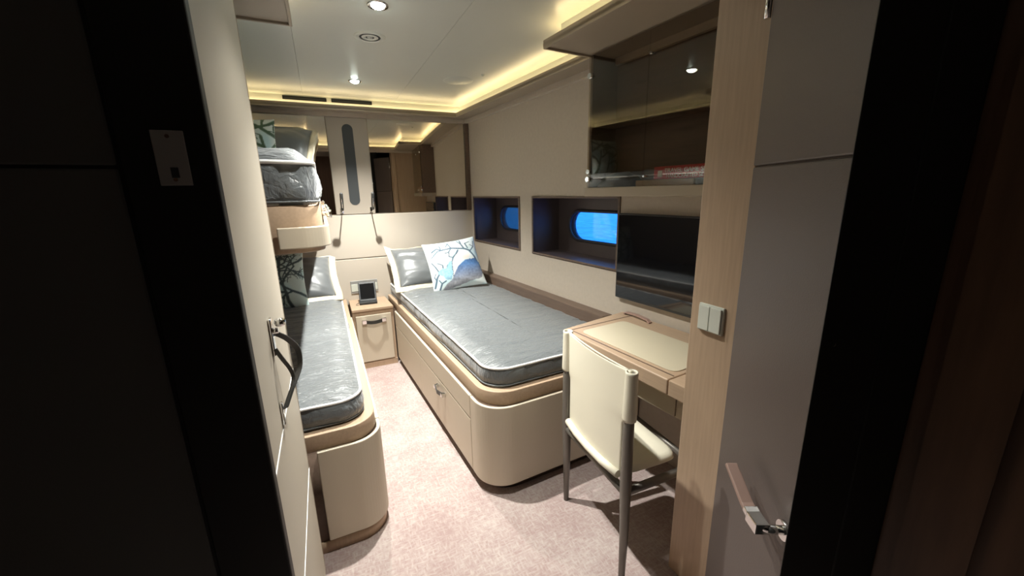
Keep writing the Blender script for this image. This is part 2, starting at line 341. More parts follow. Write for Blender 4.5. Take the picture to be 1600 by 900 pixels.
# ------------------------------------------------------------ dropped perimeter with cove lighting
inner = [(-.62, 3.72), rw(-.18, -.165), rw(-.18, -1.99), rw(-.48, -1.99), rw(-.48, -2.70), (-.02, 1.15), (-.02, 2.03), (-.62, 2.03)]
outer = [(-.80, 3.90), rw(0, 0), rw(0, -1.99), rw(0, -1.99), rw(0, -2.95), (-.30, .86), (-.80, 1.50), (-.80, 1.9)]
def ring(inn, out, z0, z1):
    m = MB(); n = len(inn); m.v += [(x,y,z0) for x,y in inn]+[(x,y,z0) for x,y in out]+[(x,y,z1) for x,y in inn]+[(x,y,z1) for x,y in out]
    for i in range(n):
        j = (i+1)%n
        for q in ((i,j,n+j,n+i), (2*n+i,3*n+i,3*n+j,2*n+j), (i,2*n+i,2*n+j,j), (n+i,n+j,3*n+j,3*n+i)): m.f.append(q); m.sm.append(False)
    return m
def inset(P, d):
    n = len(P); a = sum(P[i][0]*P[(i+1)%n][1]-P[(i+1)%n][0]*P[i][1] for i in range(n)); sg = 1 if a > 0 else -1; out = []
    for i in range(n):
        p0, p1, p2 = Vector(P[i-1]), Vector(P[i]), Vector(P[(i+1)%n]); d1 = (p1-p0).normalized(); d2 = (p2-p1).normalized()
        n1 = Vector((-d1.y, d1.x))*sg; n2 = Vector((-d2.y, d2.x))*sg; k = 1+n1.dot(n2); out.append(tuple(p1+(n1+n2)*(d/k)))
    return out
struct(ring(inner, outer, 2.185, 2.20).build('trim_6', 'trim'))                   # ledge
struct(ring(inner, inset(inner, -.012), 2.175, 2.214).build('trim_7', 'trim', bevel=.002))   # lip
face = inset(inner, -.062)
struct(ring(face, inset(face, -.015), 2.2, ZC).build('trim_8', 'ceil'))             # upright face that the strips light
cove = [('far wall', 0, 'long warm LED strip in the ceiling cove above the mirrors'), ('hull wall', 1, 'long warm LED strip in the ceiling cove above the two portholes'),
        ('step', 2, 'short warm LED strip at the far end of the soffit over the desk'), ('soffit', 3, 'warm LED strip above the soffit over the desk'),
        ('near', 4, 'warm LED strip over the cabin entrance'), ('wardrobe', 5, 'warm LED strip above the wardrobe soffit'), ('step2', 6, 'short warm LED strip at the far end of the wardrobe soffit'), ('left', 7, 'warm LED strip in the cove over the upper bunk')]
i1, i2 = inset(face, .004), inset(face, .022)
for _, i, lab in cove:
    j = (i+1)%len(face)
    tag(MB().prism([i1[i], i1[j], i2[j], i2[i]], 2.2, 2.212).build('led_strip_light', 'led'), lab, 'strip light', 'warm LED strips in the ceiling cove')
# cornice under the ledge
struct(ring(inset(outer[:3]+outer[4:], .035), outer[:3]+outer[4:], 2.150, 2.185).build('trim_9', 'wall'))
# slot diffusers in the cove face above the mirrors
for x0, x1, lab in ((-.174, .14, 'black air slot in the cove face above the mirrors, left one'), (.175, .49, 'black air slot in the cove face above the mirrors, right one')):
    v = empty('air_slot', lab, 'air vent', ((x0+x1)/2, 3.775, 2.252), 0, 'black air slots above the mirrors'); h_ = (x1-x0)/2
    MB().box(-h_, h_, -.006, .0, -.013, .016).build('slot_frame', 'black', v, bevel=.004)
    MB().box(-h_+.01, h_-.01, -.009, -.006, -.003, .003).build('blade', 'grille', v)

# ------------------------------------------------------------ ceiling fittings
def downlight(x, y, lab, k_=1):
    r = empty('ceiling_downlight', lab, 'ceiling light', (x, y, ZC), 0, 'recessed ceiling downlights')
    MB().lathe([(.030, -.001), (.042, -.004), (.044, 0)], n=28).build('bezel', 'chrome', r)
    MB().lathe([(0, -.014), (.014, -.013), (.024, -.008), (.029, -.002), (.030, .0)], n=28).build('lens', 'lens', r)
    for e_, a_, b_ in ((BEAM_W, 84, .7), (FLOOD_W, 114, .75)):
        l = bpy.data.lights.new('downlight_beam', 'SPOT'); l.energy = e_*k_; l.spot_size = math.radians(a_); l.spot_blend = b_; l.shadow_soft_size = .018; l.color = (1, .985, .92)
        o = bpy.data.objects.new('downlight_beam', l); C.objects.link(o); o.parent = r; o.location = (0, 0, -.034)
    return r
downlight(.315, 1.95, 'bright round downlight nearest the top edge, beyond the wardrobe soffit')
downlight(.315, 3.20, 'bright round downlight nearest the mirrors')
downlight(.315, 1.34, 'added round downlight over the foot of the beds, out of view near the cabin entrance', .3)  # unseen lamp added to brighten the near end of the cabin
v = empty('ceiling_vent', 'round ribbed air vent between the two bright downlights', 'air vent', (.322, 2.32, ZC))
MB().lathe([(.052, -.004), (.062, -.008), (.075, -.004), (.078, 0)]).build('vent_ring', 'ceil', v)
MB().lathe([(0, -.001), (.052, -.001)]).build('vent_throat', 'grille', v)
MB().lathe([(.020, -.004), (.030, -.009), (.041, -.004)]).build('vent_cone', 'ceil', v)
MB().lathe([(0, -.011), (.010, -.010), (.014, -.003)]).build('vent_core', 'ceil', v)
tag(MB().lathe([(0, -.002), (.10, -.002), (.104, -.001), (.105, 0)], n=48).build('ceiling_speaker', 'ceil'), 'flush round speaker disc in the ceiling near the hull-side cove', 'speaker').location = (.98, 2.93, ZC)
tag(MB().lathe([(0, -.012), (.008, -.010), (.011, -.004), (.012, 0)], n=16).build('ceiling_sensor', 'ceil'), 'tiny round sensor on the ceiling beside the speaker disc', 'sensor').location = (1.09, 2.73, ZC)

# ------------------------------------------------------------ far wall: headboards, mirrors, lamp panel
hb = empty('headboard_panelling', 'beige upholstered headboard panelling below the mirrors with one horizontal seam', 'wall panel', (.28, 3.9, 0))
MB().box(-1.07, 1.10, -.016, -.001, .50, .929).build('lower_panel', 'head', hb, bevel=.005)
MB().box(-1.07, 1.10, -.016, -.001, .935, 1.330).build('upper_panel', 'head', hb, bevel=.005)
tag(MB().box(-.80, .113, 3.888, 3.899, 1.335, 2.148).build('wall_mirror', 'mirror', bevel=.002), 'bronze-tinted mirror behind the upper bunk, left of the grille panel', 'mirror', 'bronze mirrors on the far wall')
tag(MB().box(.445, 1.335, 3.888, 3.899, 1.335, 2.148).build('wall_mirror', 'mirror', bevel=.002), 'bronze-tinted mirror over the right bed, right of the grille panel', 'mirror', 'bronze mirrors on the far wall')
struct(MB().box(1.337, 1.374, 3.865, 3.899, 1.335, 2.15).build('trim_10', 'dwood'))
lp = empty('lamp_panel', 'upholstered panel with a long oval dark grille between the two mirrors', 'wall panel', (.279, 3.9, 0))
MB().box(-.164, .164, -.018, -.001, 1.335, 2.148).build('panel', 'lampwall', lp, bevel=.003)
P = oval(0, 0, .34, .044); MB().add([(-z, -.021, y+1.755) for y, z in P]+[(-z, -.016, y+1.755) for y, z in P], [tuple(range(len(P))), tuple(range(len(P), 2*len(P)))]+[(i, (i+1)%len(P), len(P)+(i+1)%len(P), len(P)+i) for i in range(len(P))]).build('oval_grille', 'grille', lp)
def lamp(x, lab):
    r = empty('reading_lamp', lab, 'reading lamp', (x, 3.88, 1.37), 0, 'pair of reading lamps under the grille panel')
    MB().box(-.012, .012, -.008, .002, -.025, .025).build('mount', 'chrome', r, bevel=.003)
    MB().tube([(0, -.006, -.01), (0, -.05, -.02), (0, -.13, -.005), (0, -.17, .012)], .0045, 8).build('stem', 'chrome', r)
    MB().tube([(0, -.165, .006), (0, -.172, .014), (0, -.21, .08), (0, -.248, .145), (0, -.252, .153)], [.006, .012, .014, .013, .006], 14).build('lamp_head', 'darkleather', r)
    MB().tube([(0, -.192, .03), (0, -.236, .105)], .005, 8, sx=1).build('chrome_rib', 'chrome', r)
lamp(.160, 'leather-covered reading lamp on a thin stem, left of the oval grille'); lamp(.408, 'leather-covered reading lamp on a thin stem, right of the oval grille')

# ------------------------------------------------------------ nightstand, phone, socket
ns = empty('nightstand', 'small built-in nightstand between the two beds with a strap-handled door', 'nightstand', (.30, 3.9, 0))
MB().prism([(-.172, -.40), (.172, -.40), (.152, -.018), (-.172, -.018)], .525, .547).build('top', 'woodh', ns, bevel=.003)
MB().prism([(-.170, -.385), (.170, -.385), (.150, -.018), (-.170, -.018)], .05, .525).build('body', 'wood', ns)
MB().prism([(-.170, -.395), (.170, -.395), (.150, -.02), (-.170, -.02)], 0, .05).build('plinth', 'wood', ns)
d = MB().box(-.147, .147, -.402, -.386, .062, .486).build('door', 'panel', ns, bevel=.004)
def strap_handle(parent, w, c, proj=.03, sag=.008, ax='x', mm='chrome'):
    # leather strap between two chrome blocks; parent space, face looks along -y (ax x) or -x (ax y)
    def T(u, n_, z): return (c[0]+u, c[1]-n_, c[2]+z) if ax == 'x' else (c[0]-n_, c[1]+u, c[2]+z)
    hnd = MB().strap([T(-w/2+w*i/12, proj*.55+proj*.5*math.sin(PI*i/12), -sag*math.sin(PI*i/12)) for i in range(13)], (0,0,1), .030, .006).build('handle', 'darkleather', parent)
    for u in (-w/2, w/2):
        a = T(u-.019, 0, -.017); b2 = T(u+.019, proj*.8, .017); MB().box(a[0], b2[0], a[1], b2[1], a[2], b2[2]).build('mount', mm, hnd, bevel=.003)
    return hnd
strap_handle(d, .162, (0, -.402, .437), .035)
sk = empty('wall_socket_plate', 'metal socket plate on the headboard behind the phone', 'wall socket', (.279, 3.884, .66))
MB().box(-.12, .12, -.008, 0, -.055, .065).build('plate', 'steel', sk, bevel=.003)
for x in (-.085, 0, .085): MB().box(x-.03, x+.03, -.011, -.008, -.035, .035).build('socket', 'switch', sk, bevel=.002)
ph = empty('desk_phone', 'black cordless handset standing in its tilted cradle on the nightstand', 'phone', (.285, 3.70, .547), math.radians(-4))
MB().add([(-.075,-.06,0),(.075,-.06,0),(.075,.07,0),(-.075,.07,0),(-.075,-.06,.02),(.075,-.06,.02),(.075,.03,.05),(-.075,.03,.05),(-.06,.07,.03),(.06,.07,.03)], [(3,2,1,0),(0,1,5,4),(4,5,6,7),(7,6,9,8),(8,9,2,3),(1,2,9,6,5),(0,4,7,8,3)]).build('cradle', 'plastic', ph, bevel=.003)
b = MB().box(-.074, .074, -.010, .010, 0, .185).build('handset', 'plastic', ph, bevel=.006, seg=3); b.location = (0, -.025, .022); b.rotation_euler = (math.radians(-33), 0, 0)
c = MB().box(-.062, .062, -.012, -.010, .02, .168).build('screen', 'blackgloss', b, bevel=.002)
MB().tube([(-.07, .02, .006), (-.10, -.01, .004), (-.105, -.05, .004), (-.085, -.065, .004)], .002, 6).build('cord', 'plastic', ph)

# ------------------------------------------------------------ beds
def mattress(parent, P, z0, z1, name='mattress', crown=.024, pleat=.007, rings=60, seed=0, mats=('satin', 'piping')):
    # P: dense plan outline; rings go up the side, round the edge and close over the top
    n = len(P); cx = sum(p[0] for p in P)/n; cy = sum(p[1] for p in P)/n; I = [inset(P, d_) for d_ in (.012, 0, -.006, -.002, .004)]
    zs = [z0, z0+(z1-z0)*.2, z0+(z1-z0)*.5, z0+(z1-z0)*.8, z1]
    v = []; f = []; Lg = [0]
    for i in range(1, n): Lg.append(Lg[-1]+(Vector(P[i])-Vector(P[i-1])).length)
    for k, (ri, z) in enumerate(zip(I, zs)):
        for i, (x, y) in enumerate(ri):
            a = pleat*.9*noise.noise(Vector((Lg[i]*28, z*9, seed)))+pleat*1.4*noise.noise(Vector((Lg[i]*7, z*6, seed+3)))
            a *= (0 if k in (0,) else 1) * (.35 if k == 4 else 1); d_ = Vector((x-cx, y-cy)).normalized(); v.append((x+d_.x*a, y+d_.y*a, z))
    base = I[-1]; spine_y0 = min(p[1] for p in P)+.28; spine_y1 = max(p[1] for p in P)-.28
    for k in range(1, rings+1):
        t = (k/rings)**1.35
        for i, (x, y) in enumerate(base):
            sx = cx*.96+.04*x; sy = min(max(y, spine_y0), spine_y1); px, py = x+(sx-x)*t, y+(sy-y)*t
            e = min(1, ((x-px)**2+(y-py)**2)**.5/.10)
            edge = math.exp(-((x-px)**2+(y-py)**2)/.012)
            zz = z1+crown*(1-(1-e)**2)
            wv = noise.noise(Vector((px*2.4+py*1.5, py*15, seed)))*.007+noise.noise(Vector((px*6, py*38+px*4, seed+5)))*.0042+noise.noise(Vector((px*3, py*3, seed+9)))*.007
            v.append((px, py, zz+wv*min(1, e*1.5)*(1+.8*edge)))
    R = 5+rings
    for k in range(R-1):
        for i in range(n): j = (i+1)%n; f.append((k*n+i, k*n+j, (k+1)*n+j, (k+1)*n+i))
    f.append(tuple((R-1)*n+i for i in range(n))); f.append(tuple(range(n))[::-1])
    m = MB(); m.add(v, f, True); o = m.build(name, mats[0], parent)
    for z, zi in ((z1+.001, .003), ):
        pp = [(x, y, z+.002*noise.noise(Vector((x*8, y*8, seed)))) for x, y in inset(P, zi)]
        MB().tube(pp, .0065, 8, closed=True).build('piping', mats[1], o)
    pp = [(x, y, z0+.012) for x, y in inset(P, -.001)]; MB().tube(pp, .004, 6, closed=True).build('lower_piping', mats[0], o)
    return o
def densify(P, step=.012):
    out = []
    for i in range(len(P)):
        a, b_ = Vector(P[i]), Vector(P[(i+1)%len(P)]); n = max(1, int((b_-a).length/step)); out += [tuple(a+(b_-a)*k/n) for k in range(n)]
    return out
# right bed: local frame, x = 0 is the aisle side, y = 0 the nightstand front
rb = empty('single_bed', 'wider bed under the portholes, dark satin mattress on a beige leather and wood base', 'bed', (.477, 3.5, 0), R3, 'built-in beds')
ZP = .495
def outline(x0, x1f, x1n, yn, yf, r, d=0):  # near-left corner rounded
    return [(x1n-d*0, yn+d), (x1f, yf)] + [(x0+d, yf)] + arc(x0+d+r, yn+d+r, r, 180, 270, 12)
ob = outline(0, .885, .985, -1.95, .36, .15)
MB().prism(outline(0, .885, .985, -1.95, .36, .15, .02), .05, ZP-.004, True).build('base', 'dwood', rb)
MB().prism(outline(0, .885, .985, -1.95, .36, .15, .045), 0, .05, True).build('toe_kick', 'dwood', rb)
MB().box(0, .016, -1.742, .0, .365, ZP).build('side_rail', 'panel', rb, bevel=.004)
MB().box(0, .016, -.772, .0, .058, .360).build('side_panel', 'panel', rb, bevel=.004)
dr = MB().box(0, .016, -1.742, -.777, .058, .360).build('drawer', 'panel', rb, bevel=.004)
hd = MB().strap([(-.002, -1.345, .31), (-.022, -1.33, .312), (-.03, -1.27, .306), (-.022, -1.21, .312), (-.002, -1.20, .31)], (0,0,1), .026, .005).build('handle', 'darkleather', dr)
MB().box(-.028, 0, -1.35, -1.325, .298, .322).build('mount', 'chrome', hd, bevel=.003); MB().box(-.028, 0, -1.215, -1.19, .298, .322).build('mount', 'chrome', hd, bevel=.003)
pth = [(0, -1.747)]+arc(.15, -1.80, .15, 180, 270, 14)+[(.985, -1.95)]
MB().band(pth, .058, ZP, .016).build('end_panel', 'panel', rb, bevel=.004)
MB().prism(outline(0, .885, .985, -1.95, .36, .15, .022), ZP-.004, .565, True).build('wood_rim', 'woodh', rb, bevel=.004)
mp_ = densify([(.95, -1.89), (.865, .355), (.055, .355)]+arc(.055+.12, -1.89+.12, .12, 180, 270, 8))
mattress(rb, mp_, .565, .665, seed=1)
# wooden ledge between mattress and hull wall
lg = tag(MB().box(-.085, -.002, -.05, -2.05, .57, .752).build('bedside_ledge', 'dwood', bevel=.006), 'dark brown wooden ledge along the wall between the right mattress and the portholes', 'ledge'); lg.location = RW; lg.rotation_euler = (0,0,R5)
# left bed and upper bunk
lb = empty('single_bed', 'narrower lower bunk on the left with dark satin mattress, beneath the upper bunk', 'bed', (0, 0, 0), 0, 'built-in beds')
def mirror_outline(xr, xl, yn, yf, r, d=0): return [(xl, yf), (xl, yn+d)]+arc(xr-d-r, yn+d+r, r, 270, 360, 12)+[(xr-d, yf)]
MB().prism(mirror_outline(.125, -.79, 1.60, 3.88, .12, .02), .05, ZP-.004, True).build('base', 'dwood', lb)
MB().prism(mirror_outline(.125, -.79, 1.60, 3.88, .12, .012), 0, .055, True).build('toe_kick', 'wood', lb)
MB().box(.109, .125, 1.765, 3.49, .365, ZP).build('side_rail', 'panel', lb, bevel=.004)
MB().box(.109, .125, 1.765, 3.49, .065, .360).build('side_panel', 'panel', lb, bevel=.004)
pth = [(-.135, 1.60)]+arc(.005, 1.72, .12, 270, 360, 14)+[(.125, 1.76)]
MB().band(pth, .065, ZP, .016).build('end_panel', 'panel', lb, bevel=.004)
MB().prism(mirror_outline(.125, -.79, 1.60, 3.88, .12, .018), ZP-.004, .565, True).build('wood_rim', 'woodh', lb, bevel=.004)
mp_ = densify([(-.78, 3.87), (-.78, 1.655)]+arc(.065-.10, 1.655+.10, .10, 270, 360, 8)+[(.065, 3.87)])
mattress(lb, mp_, .565, .665, seed=4)
ubk = empty('upper_bunk', 'upper bunk high on the left with rumpled grey mattress on a rounded wooden tray', 'bunk bed', (0, 0, 0))
MB().prism(mirror_outline(.012, -.79, 1.60, 3.88, .09, .015), 1.30, 1.47, True).build('tray', 'woodh', ubk, bevel=.005)
pth = [(-.15, 1.592)]+arc(-.073, 1.69-.008, .09, 270, 360, 12)+[(.017, 3.87)]
MB().band(pth, 1.318, 1.394, .014).build('fascia', 'panel', ubk, bevel=.004)
mp_ = densify([(-.78, 3.87), (-.78, 1.615)]+arc(-.005-.07, 1.615+.07, .07, 270, 360, 8)+[(-.005, 3.87)])
mattress(ubk, mp_, 1.47, 1.615, crown=.05, pleat=.016, seed=9)
for y in (1.95, 2.35, 2.75, 3.15): MB().cyl((.018, y, 1.425), (1,0,0), .018, .02, 18).cyl((.0, y, 1.425), (1,0,0), .010, .02, 14).build('rail_socket', 'chrome', ubk)

# ------------------------------------------------------------ cushions
def sup(u, v): return max(0, (1-abs(u)**2.6)*(1-abs(v)**2.6))**.62
def pillow_mesh(name, w, h, t, m, N=44, seed=0, wr=.006, pinch=.06, paint=None):
    V = []; Fc = []; cols = []
    def pt(u, v, s):
        k = 1-pinch*(1-abs(v)**2)*abs(u)**3*.9; k2 = 1-pinch*(1-abs(u)**2)*abs(v)**3*.9
        a = noise.noise(Vector((u*3, v*3, seed+s)))*wr+noise.noise(Vector((u*1.5+v*4, v*1.2, seed+s+7)))*wr
        return (u*w/2*k, s*(t/2*sup(u, v)+a*min(1, sup(u, v)*2)), v*h/2*k2)
    for s in (-1, 1):
        k0 = len(V)
        for i in range(N+1):
            for j in range(N+1):
                u = -1+2*i/N; v = -1+2*j/N
                V.append(pt(u, v, s)); cols.append(paint(u, v) if (paint and s < 0) else (.55, .60, .58))
        for i in range(N):
            for j in range(N):
                q = (k0+i*(N+1)+j, k0+(i+1)*(N+1)+j, k0+(i+1)*(N+1)+j+1, k0+i*(N+1)+j+1); Fc.append(q if s < 0 else q[::-1])
    me = bpy.data.meshes.new(name); me.from_pydata(V, [], Fc); me.update()
    if paint:
        ca = me.color_attributes.new('print', 'FLOAT_COLOR', 'POINT')
        for i, c_ in enumerate(cols): ca.data[i].color = (*c_, 1)
    bm = bmesh.new(); bm.from_mesh(me); bmesh.ops.remove_doubles(bm, verts=bm.verts, dist=1e-5); bm.to_mesh(me); bm.free()
    for p in me.polygons: p.use_smooth = True
    me.materials.append(M[m]); return me
def branches(seed, starts):
    rnd = random.Random(seed); segs = []
    def grow(x, y, a, L_, w_, dep):
        n = 4
        for i in range(n):
            a += rnd.uniform(-.35, .35); x2 = x+math.cos(a)*L_/n; y2 = y+math.sin(a)*L_/n; segs.append((x, y, x2, y2, w_*(1-.12*i))); x, y = x2, y2
            if dep > 0 and i in (1, 2, 3) and rnd.random() < .85: grow(x, y, a+rnd.choice((-1, 1))*rnd.uniform(.6, 1.1), L_*.55, w_*.68, dep-1)
    for x, y, a, L_, w_ in starts: grow(x, y, a, L_, w_, 3)
    return segs
def painter(segs, blob=None, ground=(.80, .86, .84), ink=(.10, .16, .20), wash=(.45, .68, .72), seed=0):
    def f(u, v):
        n_ = noise.noise(Vector((u*2.2, v*2.2, seed)))
        k = min(1, max(0, n_*1.8+.1)); c_ = [g+(w_-g)*k*.7 for g, w_ in zip(ground, wash)]
        if blob:
            b_ = blob(u, v)
            if b_: c_ = list(b_)
        best = 9
        for x0, y0, x1, y1, w_ in segs:
            dx, dy = x1-x0, y1-y0; t = ((u-x0)*dx+(v-y0)*dy)/(dx*dx+dy*dy+1e-9); t = 0 if t < 0 else 1 if t > 1 else t
            e = math.hypot(u-x0-t*dx, v-y0-t*dy)/w_
            if e < best: best = e
        if best < 1.25 and not (blob and blob(u, v)):
            q = min(1, max(0, (1.25-best)/.4)); c_ = [a*(1-q)+b2*q for a, b2 in zip(c_, ink)]
        return tuple(c_)
    return f
def cv(px, py):
    # print layout drawn on the square cushion front: plan coordinates to u, v in -1..1
    dx, dy = px-730, py-670; det = 580*-465-(-80)*(-210); a = (dx*-465-dy*-210)/det; b_ = (580*dy-(-80)*dx)/det
    return (2*a-1, 2*b_-1)
def poly(pts): return [cv(*p) for p in pts]
BODY = poly([(905,560),(925,500),(955,440),(1020,385),(1120,360),(1200,395),(1255,480),(1240,540),(1130,570),(1000,615),(880,648),(820,650),(850,600)])
HOLLOW = poly([(885,400),(905,345),(950,292),(1010,290),(1075,320),(1065,355),(1000,385),(950,435),(915,525),(900,470)])
POND = poly([(725,500),(760,465),(830,455),(845,400),(870,390),(885,440),(905,500),(900,555),(840,560),(780,520)])
def inside(P, x, y):
    c_ = False
    for i in range(len(P)):
        (x0, y0), (x1, y1) = P[i-1], P[i]
        if (y0 > y) != (y1 > y) and x < (x1-x0)*(y-y0)/(y1-y0)+x0: c_ = not c_
    return c_
def body_blob(u, v):
    n_ = noise.noise(Vector((u*14, v*14, 2)))*.5+.5; j = noise.noise(Vector((u*7, v*7, 5)))*.03
    if inside(BODY, u+j, v+j):
        k = min(1, max(0, (v+.75)/.6)); return tuple((p+(q-p)*k)*(.7+.7*n_) for p, q in zip((.26, .27, .30), (.06, .15, .34)))
    if inside(HOLLOW, u+j, v+j): return (.78, .70, .66)
    if inside(POND, u+j, v+j): return (.16+.2*n_, .36+.2*n_, .50+.15*n_)
    return None
def line(pts, w_): P = poly(pts); return [(*P[i], *P[i+1], w_*(1-.5*i/len(P))) for i in range(len(P)-1)]
def place(o, p, tilt, yaw_=0, roll_=0):
    o.location = p; o.matrix_world = Matrix.Translation(p) @ Matrix.Rotation(yaw_, 4, 'Z') @ Matrix.Rotation(tilt, 4, 'X') @ Matrix.Rotation(roll_, 4, 'Y'); return o
def dark_pillow(lab, p, tilt, yaw_, w=.60, h=.42, seed=0, roll_=0):
    r = bpy.data.objects.new('bed_pillow', None); C.objects.link(r); tag(r, lab, 'pillow', 'grey satin pillows with cream borders'); place(r, p, tilt, yaw_, roll_)
    b_ = bpy.data.objects.new('pillow_body', pillow_mesh('pillow_body', w, h, .17, 'pillow', 40, seed, .008, .05)); C.objects.link(b_); b_.parent = r
    m = MB(); N = 120; ringsP = 5
    for k in range(ringsP):
        for i in range(N):
            t = 4*i/N; sd = int(t); q = (t-sd)*2-1
            u, v = [(q, -1), (1, q), (-q, 1), (-1, -q)][sd]; e = (.012 if sd == 2 else .05)*k/(ringsP-1)
            wv = noise.noise(Vector((i*.16, k*.25, seed)))*.04*k/(ringsP-1)
            kk = 1-.045*(1-abs(v)**2)*abs(u)**3; k2 = 1-.045*(1-abs(u)**2)*abs(v)**3
            x = u*(w/2-.004)*kk+(e if u > .999 else -e if u < -.999 else 0); z = v*(h/2-.004)*k2+(e if v > .999 else -e if v < -.999 else 0)
            m.v.append((x, wv, z))
    for k in range(ringsP-1):
        for i in range(N): j = (i+1)%N; m.f.append((k*N+i, k*N+j, (k+1)*N+j, (k+1)*N+i)); m.sm.append(True)
    o = m.build('flange_border', 'cream', r); s_ = o.modifiers.new('thickness', 'SOLIDIFY'); s_.thickness = .006
    return r
T = math.radians
dark_pillow('grey satin pillow against the headboard of the right bed, behind the blue print cushion', (.86, 3.62, .855), T(-48), T(2), .66, .44, 3)
dark_pillow('grey satin pillow with cream border on the lower left bunk beside the nightstand', (-.29, 3.57, .85), T(-50), T(3), .62, .44, 8)
dark_pillow('dark pillow with cream border standing in shade on the upper bunk against the mirror', (-.31, 3.64, 1.87), T(-34), T(-8), .58, .40, 12, T(7))
seg1 = (line([(1215,430),(1130,340),(1060,285),(1000,272),(850,268),(740,290),(690,270),(640,300)], .040)+line([(1000,272),(960,230),(930,175)], .026)+line([(960,230),(900,185)], .02)
    +line([(1040,262),(1000,215),(1050,190)], .022)+line([(930,290),(915,330),(885,360),(880,420),(915,530)], .03)+line([(850,268),(800,210),(740,190)], .022)+line([(800,210),(790,250)], .018)
    +line([(740,290),(700,300),(640,360)], .02)+line([(740,290),(715,240),(660,215)], .02)+line([(850,268),(830,310),(790,320)], .02)+line([(880,360),(840,350),(830,310)], .018)
    +line([(730,620),(735,540),(760,500),(830,480),(880,520)], .036)+line([(760,500),(700,440),(650,400)], .024)+line([(800,485),(780,430),(720,410)], .022)+line([(830,480),(835,430)], .022)
    +line([(735,560),(700,530),(715,500)], .02)+line([(790,640),(800,590),(840,570)], .03)+line([(800,590),(760,560)], .02)+line([(1075,290),(1110,240),(1100,180)], .02)+line([(1110,240),(1060,225)], .016))
def cushion(lab, p, tilt, yaw_, segs, blob, seed, s=.45, roll_=0, N=110, ink=(.10, .16, .20), wash=(.45, .68, .72), ground=(.80, .86, .84)):
    me = pillow_mesh('printed_cushion', s, s, .14, 'print', N, seed, .004, .07, painter(segs, blob, seed=seed, ink=ink, wash=wash, ground=ground))
    o = bpy.data.objects.new('printed_cushion', me); C.objects.link(o); tag(o, lab, 'cushion', 'cushions printed with coral branches'); place(o, p, tilt, yaw_, roll_); return o
cushion('white cushion printed with dark branches and a big blue shape, propped on the right bed', (1.01, 3.36, .885), T(-33), T(-8), seg1, body_blob, 3, s=.48, roll_=T(-7), ink=(.07, .12, .17), ground=(.66, .73, .73), wash=(.36, .60, .66))
seg2 = branches(11, [(-.3, -1, 1.5, 1.5, .06), (.5, -1, 1.9, 1.3, .055), (1, -.6, 2.5, 1.0, .045), (1, .8, 3.5, .8, .04), (1, .1, 2.8, .9, .035), (-1, .3, .4, .8, .03)])
cushion('pale green cushion printed with dark branches standing on the lower left bunk', (-.385, 3.36, .875), T(-14), T(2), seg2, None, 6, s=.43, N=80, ink=(.06, .09, .09), ground=(.60, .70, .64))
seg3 = branches(23, [(-.6, -1, 1.3, 1.5, .07), (.3, -1, 1.8, 1.3, .06), (.9, -1, 1.9, 1.4, .07), (1, .4, 3.0, .9, .06), (1, .9, 3.6, .9, .05), (-1, .1, .2, .8, .05)])
cushion('pale cushion printed with green leafy branches standing on the upper bunk', (-.43, 3.36, 1.825), T(-8), 0, seg3, None, 9, s=.41, N=80, ink=(.06, .11, .06), ground=(.62, .68, .64))

# ------------------------------------------------------------ wardrobe on the left
wd = empty('wardrobe', 'tall cream leather wardrobe front on the left with a black strap pull', 'wardrobe', (-.158, .86, 0))
MB().prism([(-.018, .005), (-.018, .64), (-.62, .64), (-.62, .005)], 0, 2.185).build('body', 'dwood', wd)
door_u = MB().box(-.018, 0, .003, .64, .914, 2.16).build('door', 'wardrobe', wd, bevel=.003)
MB().box(-.018, 0, .003, .64, .508, .909).build('drawer', 'wardrobe', wd, bevel=.003)
MB().box(-.018, 0, .003, .64, .03, .503).build('drawer', 'wardrobe', wd, bevel=.003)
for z_ in (.5055, .9115): MB().box(-.017, .0015, .003, .64, z_-.0022, z_+.0022).build('edge_strip', 'piping', wd, label='pale strip standing in for the bright seam edge')  # pale colour paints the highlight along the seam edges
MB().box(-.017, .001, .636, .642, .03, 2.16).build('edge_strip', 'trim', wd)
hp = MB().box(0, .008, .262, .290, 1.10, 1.20).build('strap_pull', 'chrome', door_u, bevel=.003)
MB().cyl((.006, .276, 1.165), (1,0,0), .008, .014, 16).build('stud', 'chrome', hp)
MB().lathe([(0, -.012), (.012, -.008), (.014, 0), (.012, .008), (0, .012)], (.026, .28, 1.185), 16).build('knob', 'chrome', hp)
def smooth(P, n=6):
    P = [Vector(p) for p in P]; out = []
    for i in range(len(P)-1):
        p0, p1, p2, p3 = P[max(i-1, 0)], P[i], P[i+1], P[min(i+2, len(P)-1)]
        for k in range(n):
            t = k/n; out.append(.5*((2*p1)+(p2-p0)*t+(2*p0-5*p1+4*p2-p3)*t*t+(3*p1-p0-3*p2+p3)*t**3))
    return out+[P[-1]]
MB().strap(smooth([(.012, .285, 1.155), (.035, .30, 1.13), (.052, .33, 1.085), (.050, .325, 1.035), (.030, .275, 1.0), (.012, .235, .965)]), (1, -.25, .5), .015, .003).build('outer_strap', 'darkleather', hp)
MB().strap(smooth([(.008, .262, 1.12), (.018, .27, 1.09), (.030, .29, 1.05), (.034, .295, 1.02), (.026, .265, .995), (.012, .235, .965)]), (1, -.25, .5), .010, .003).build('inner_strap', 'darkleather', hp)
MB().box(0, .007, .228, .240, .90+.02, .985).build('lower_pin', 'chrome', hp, bevel=.002)

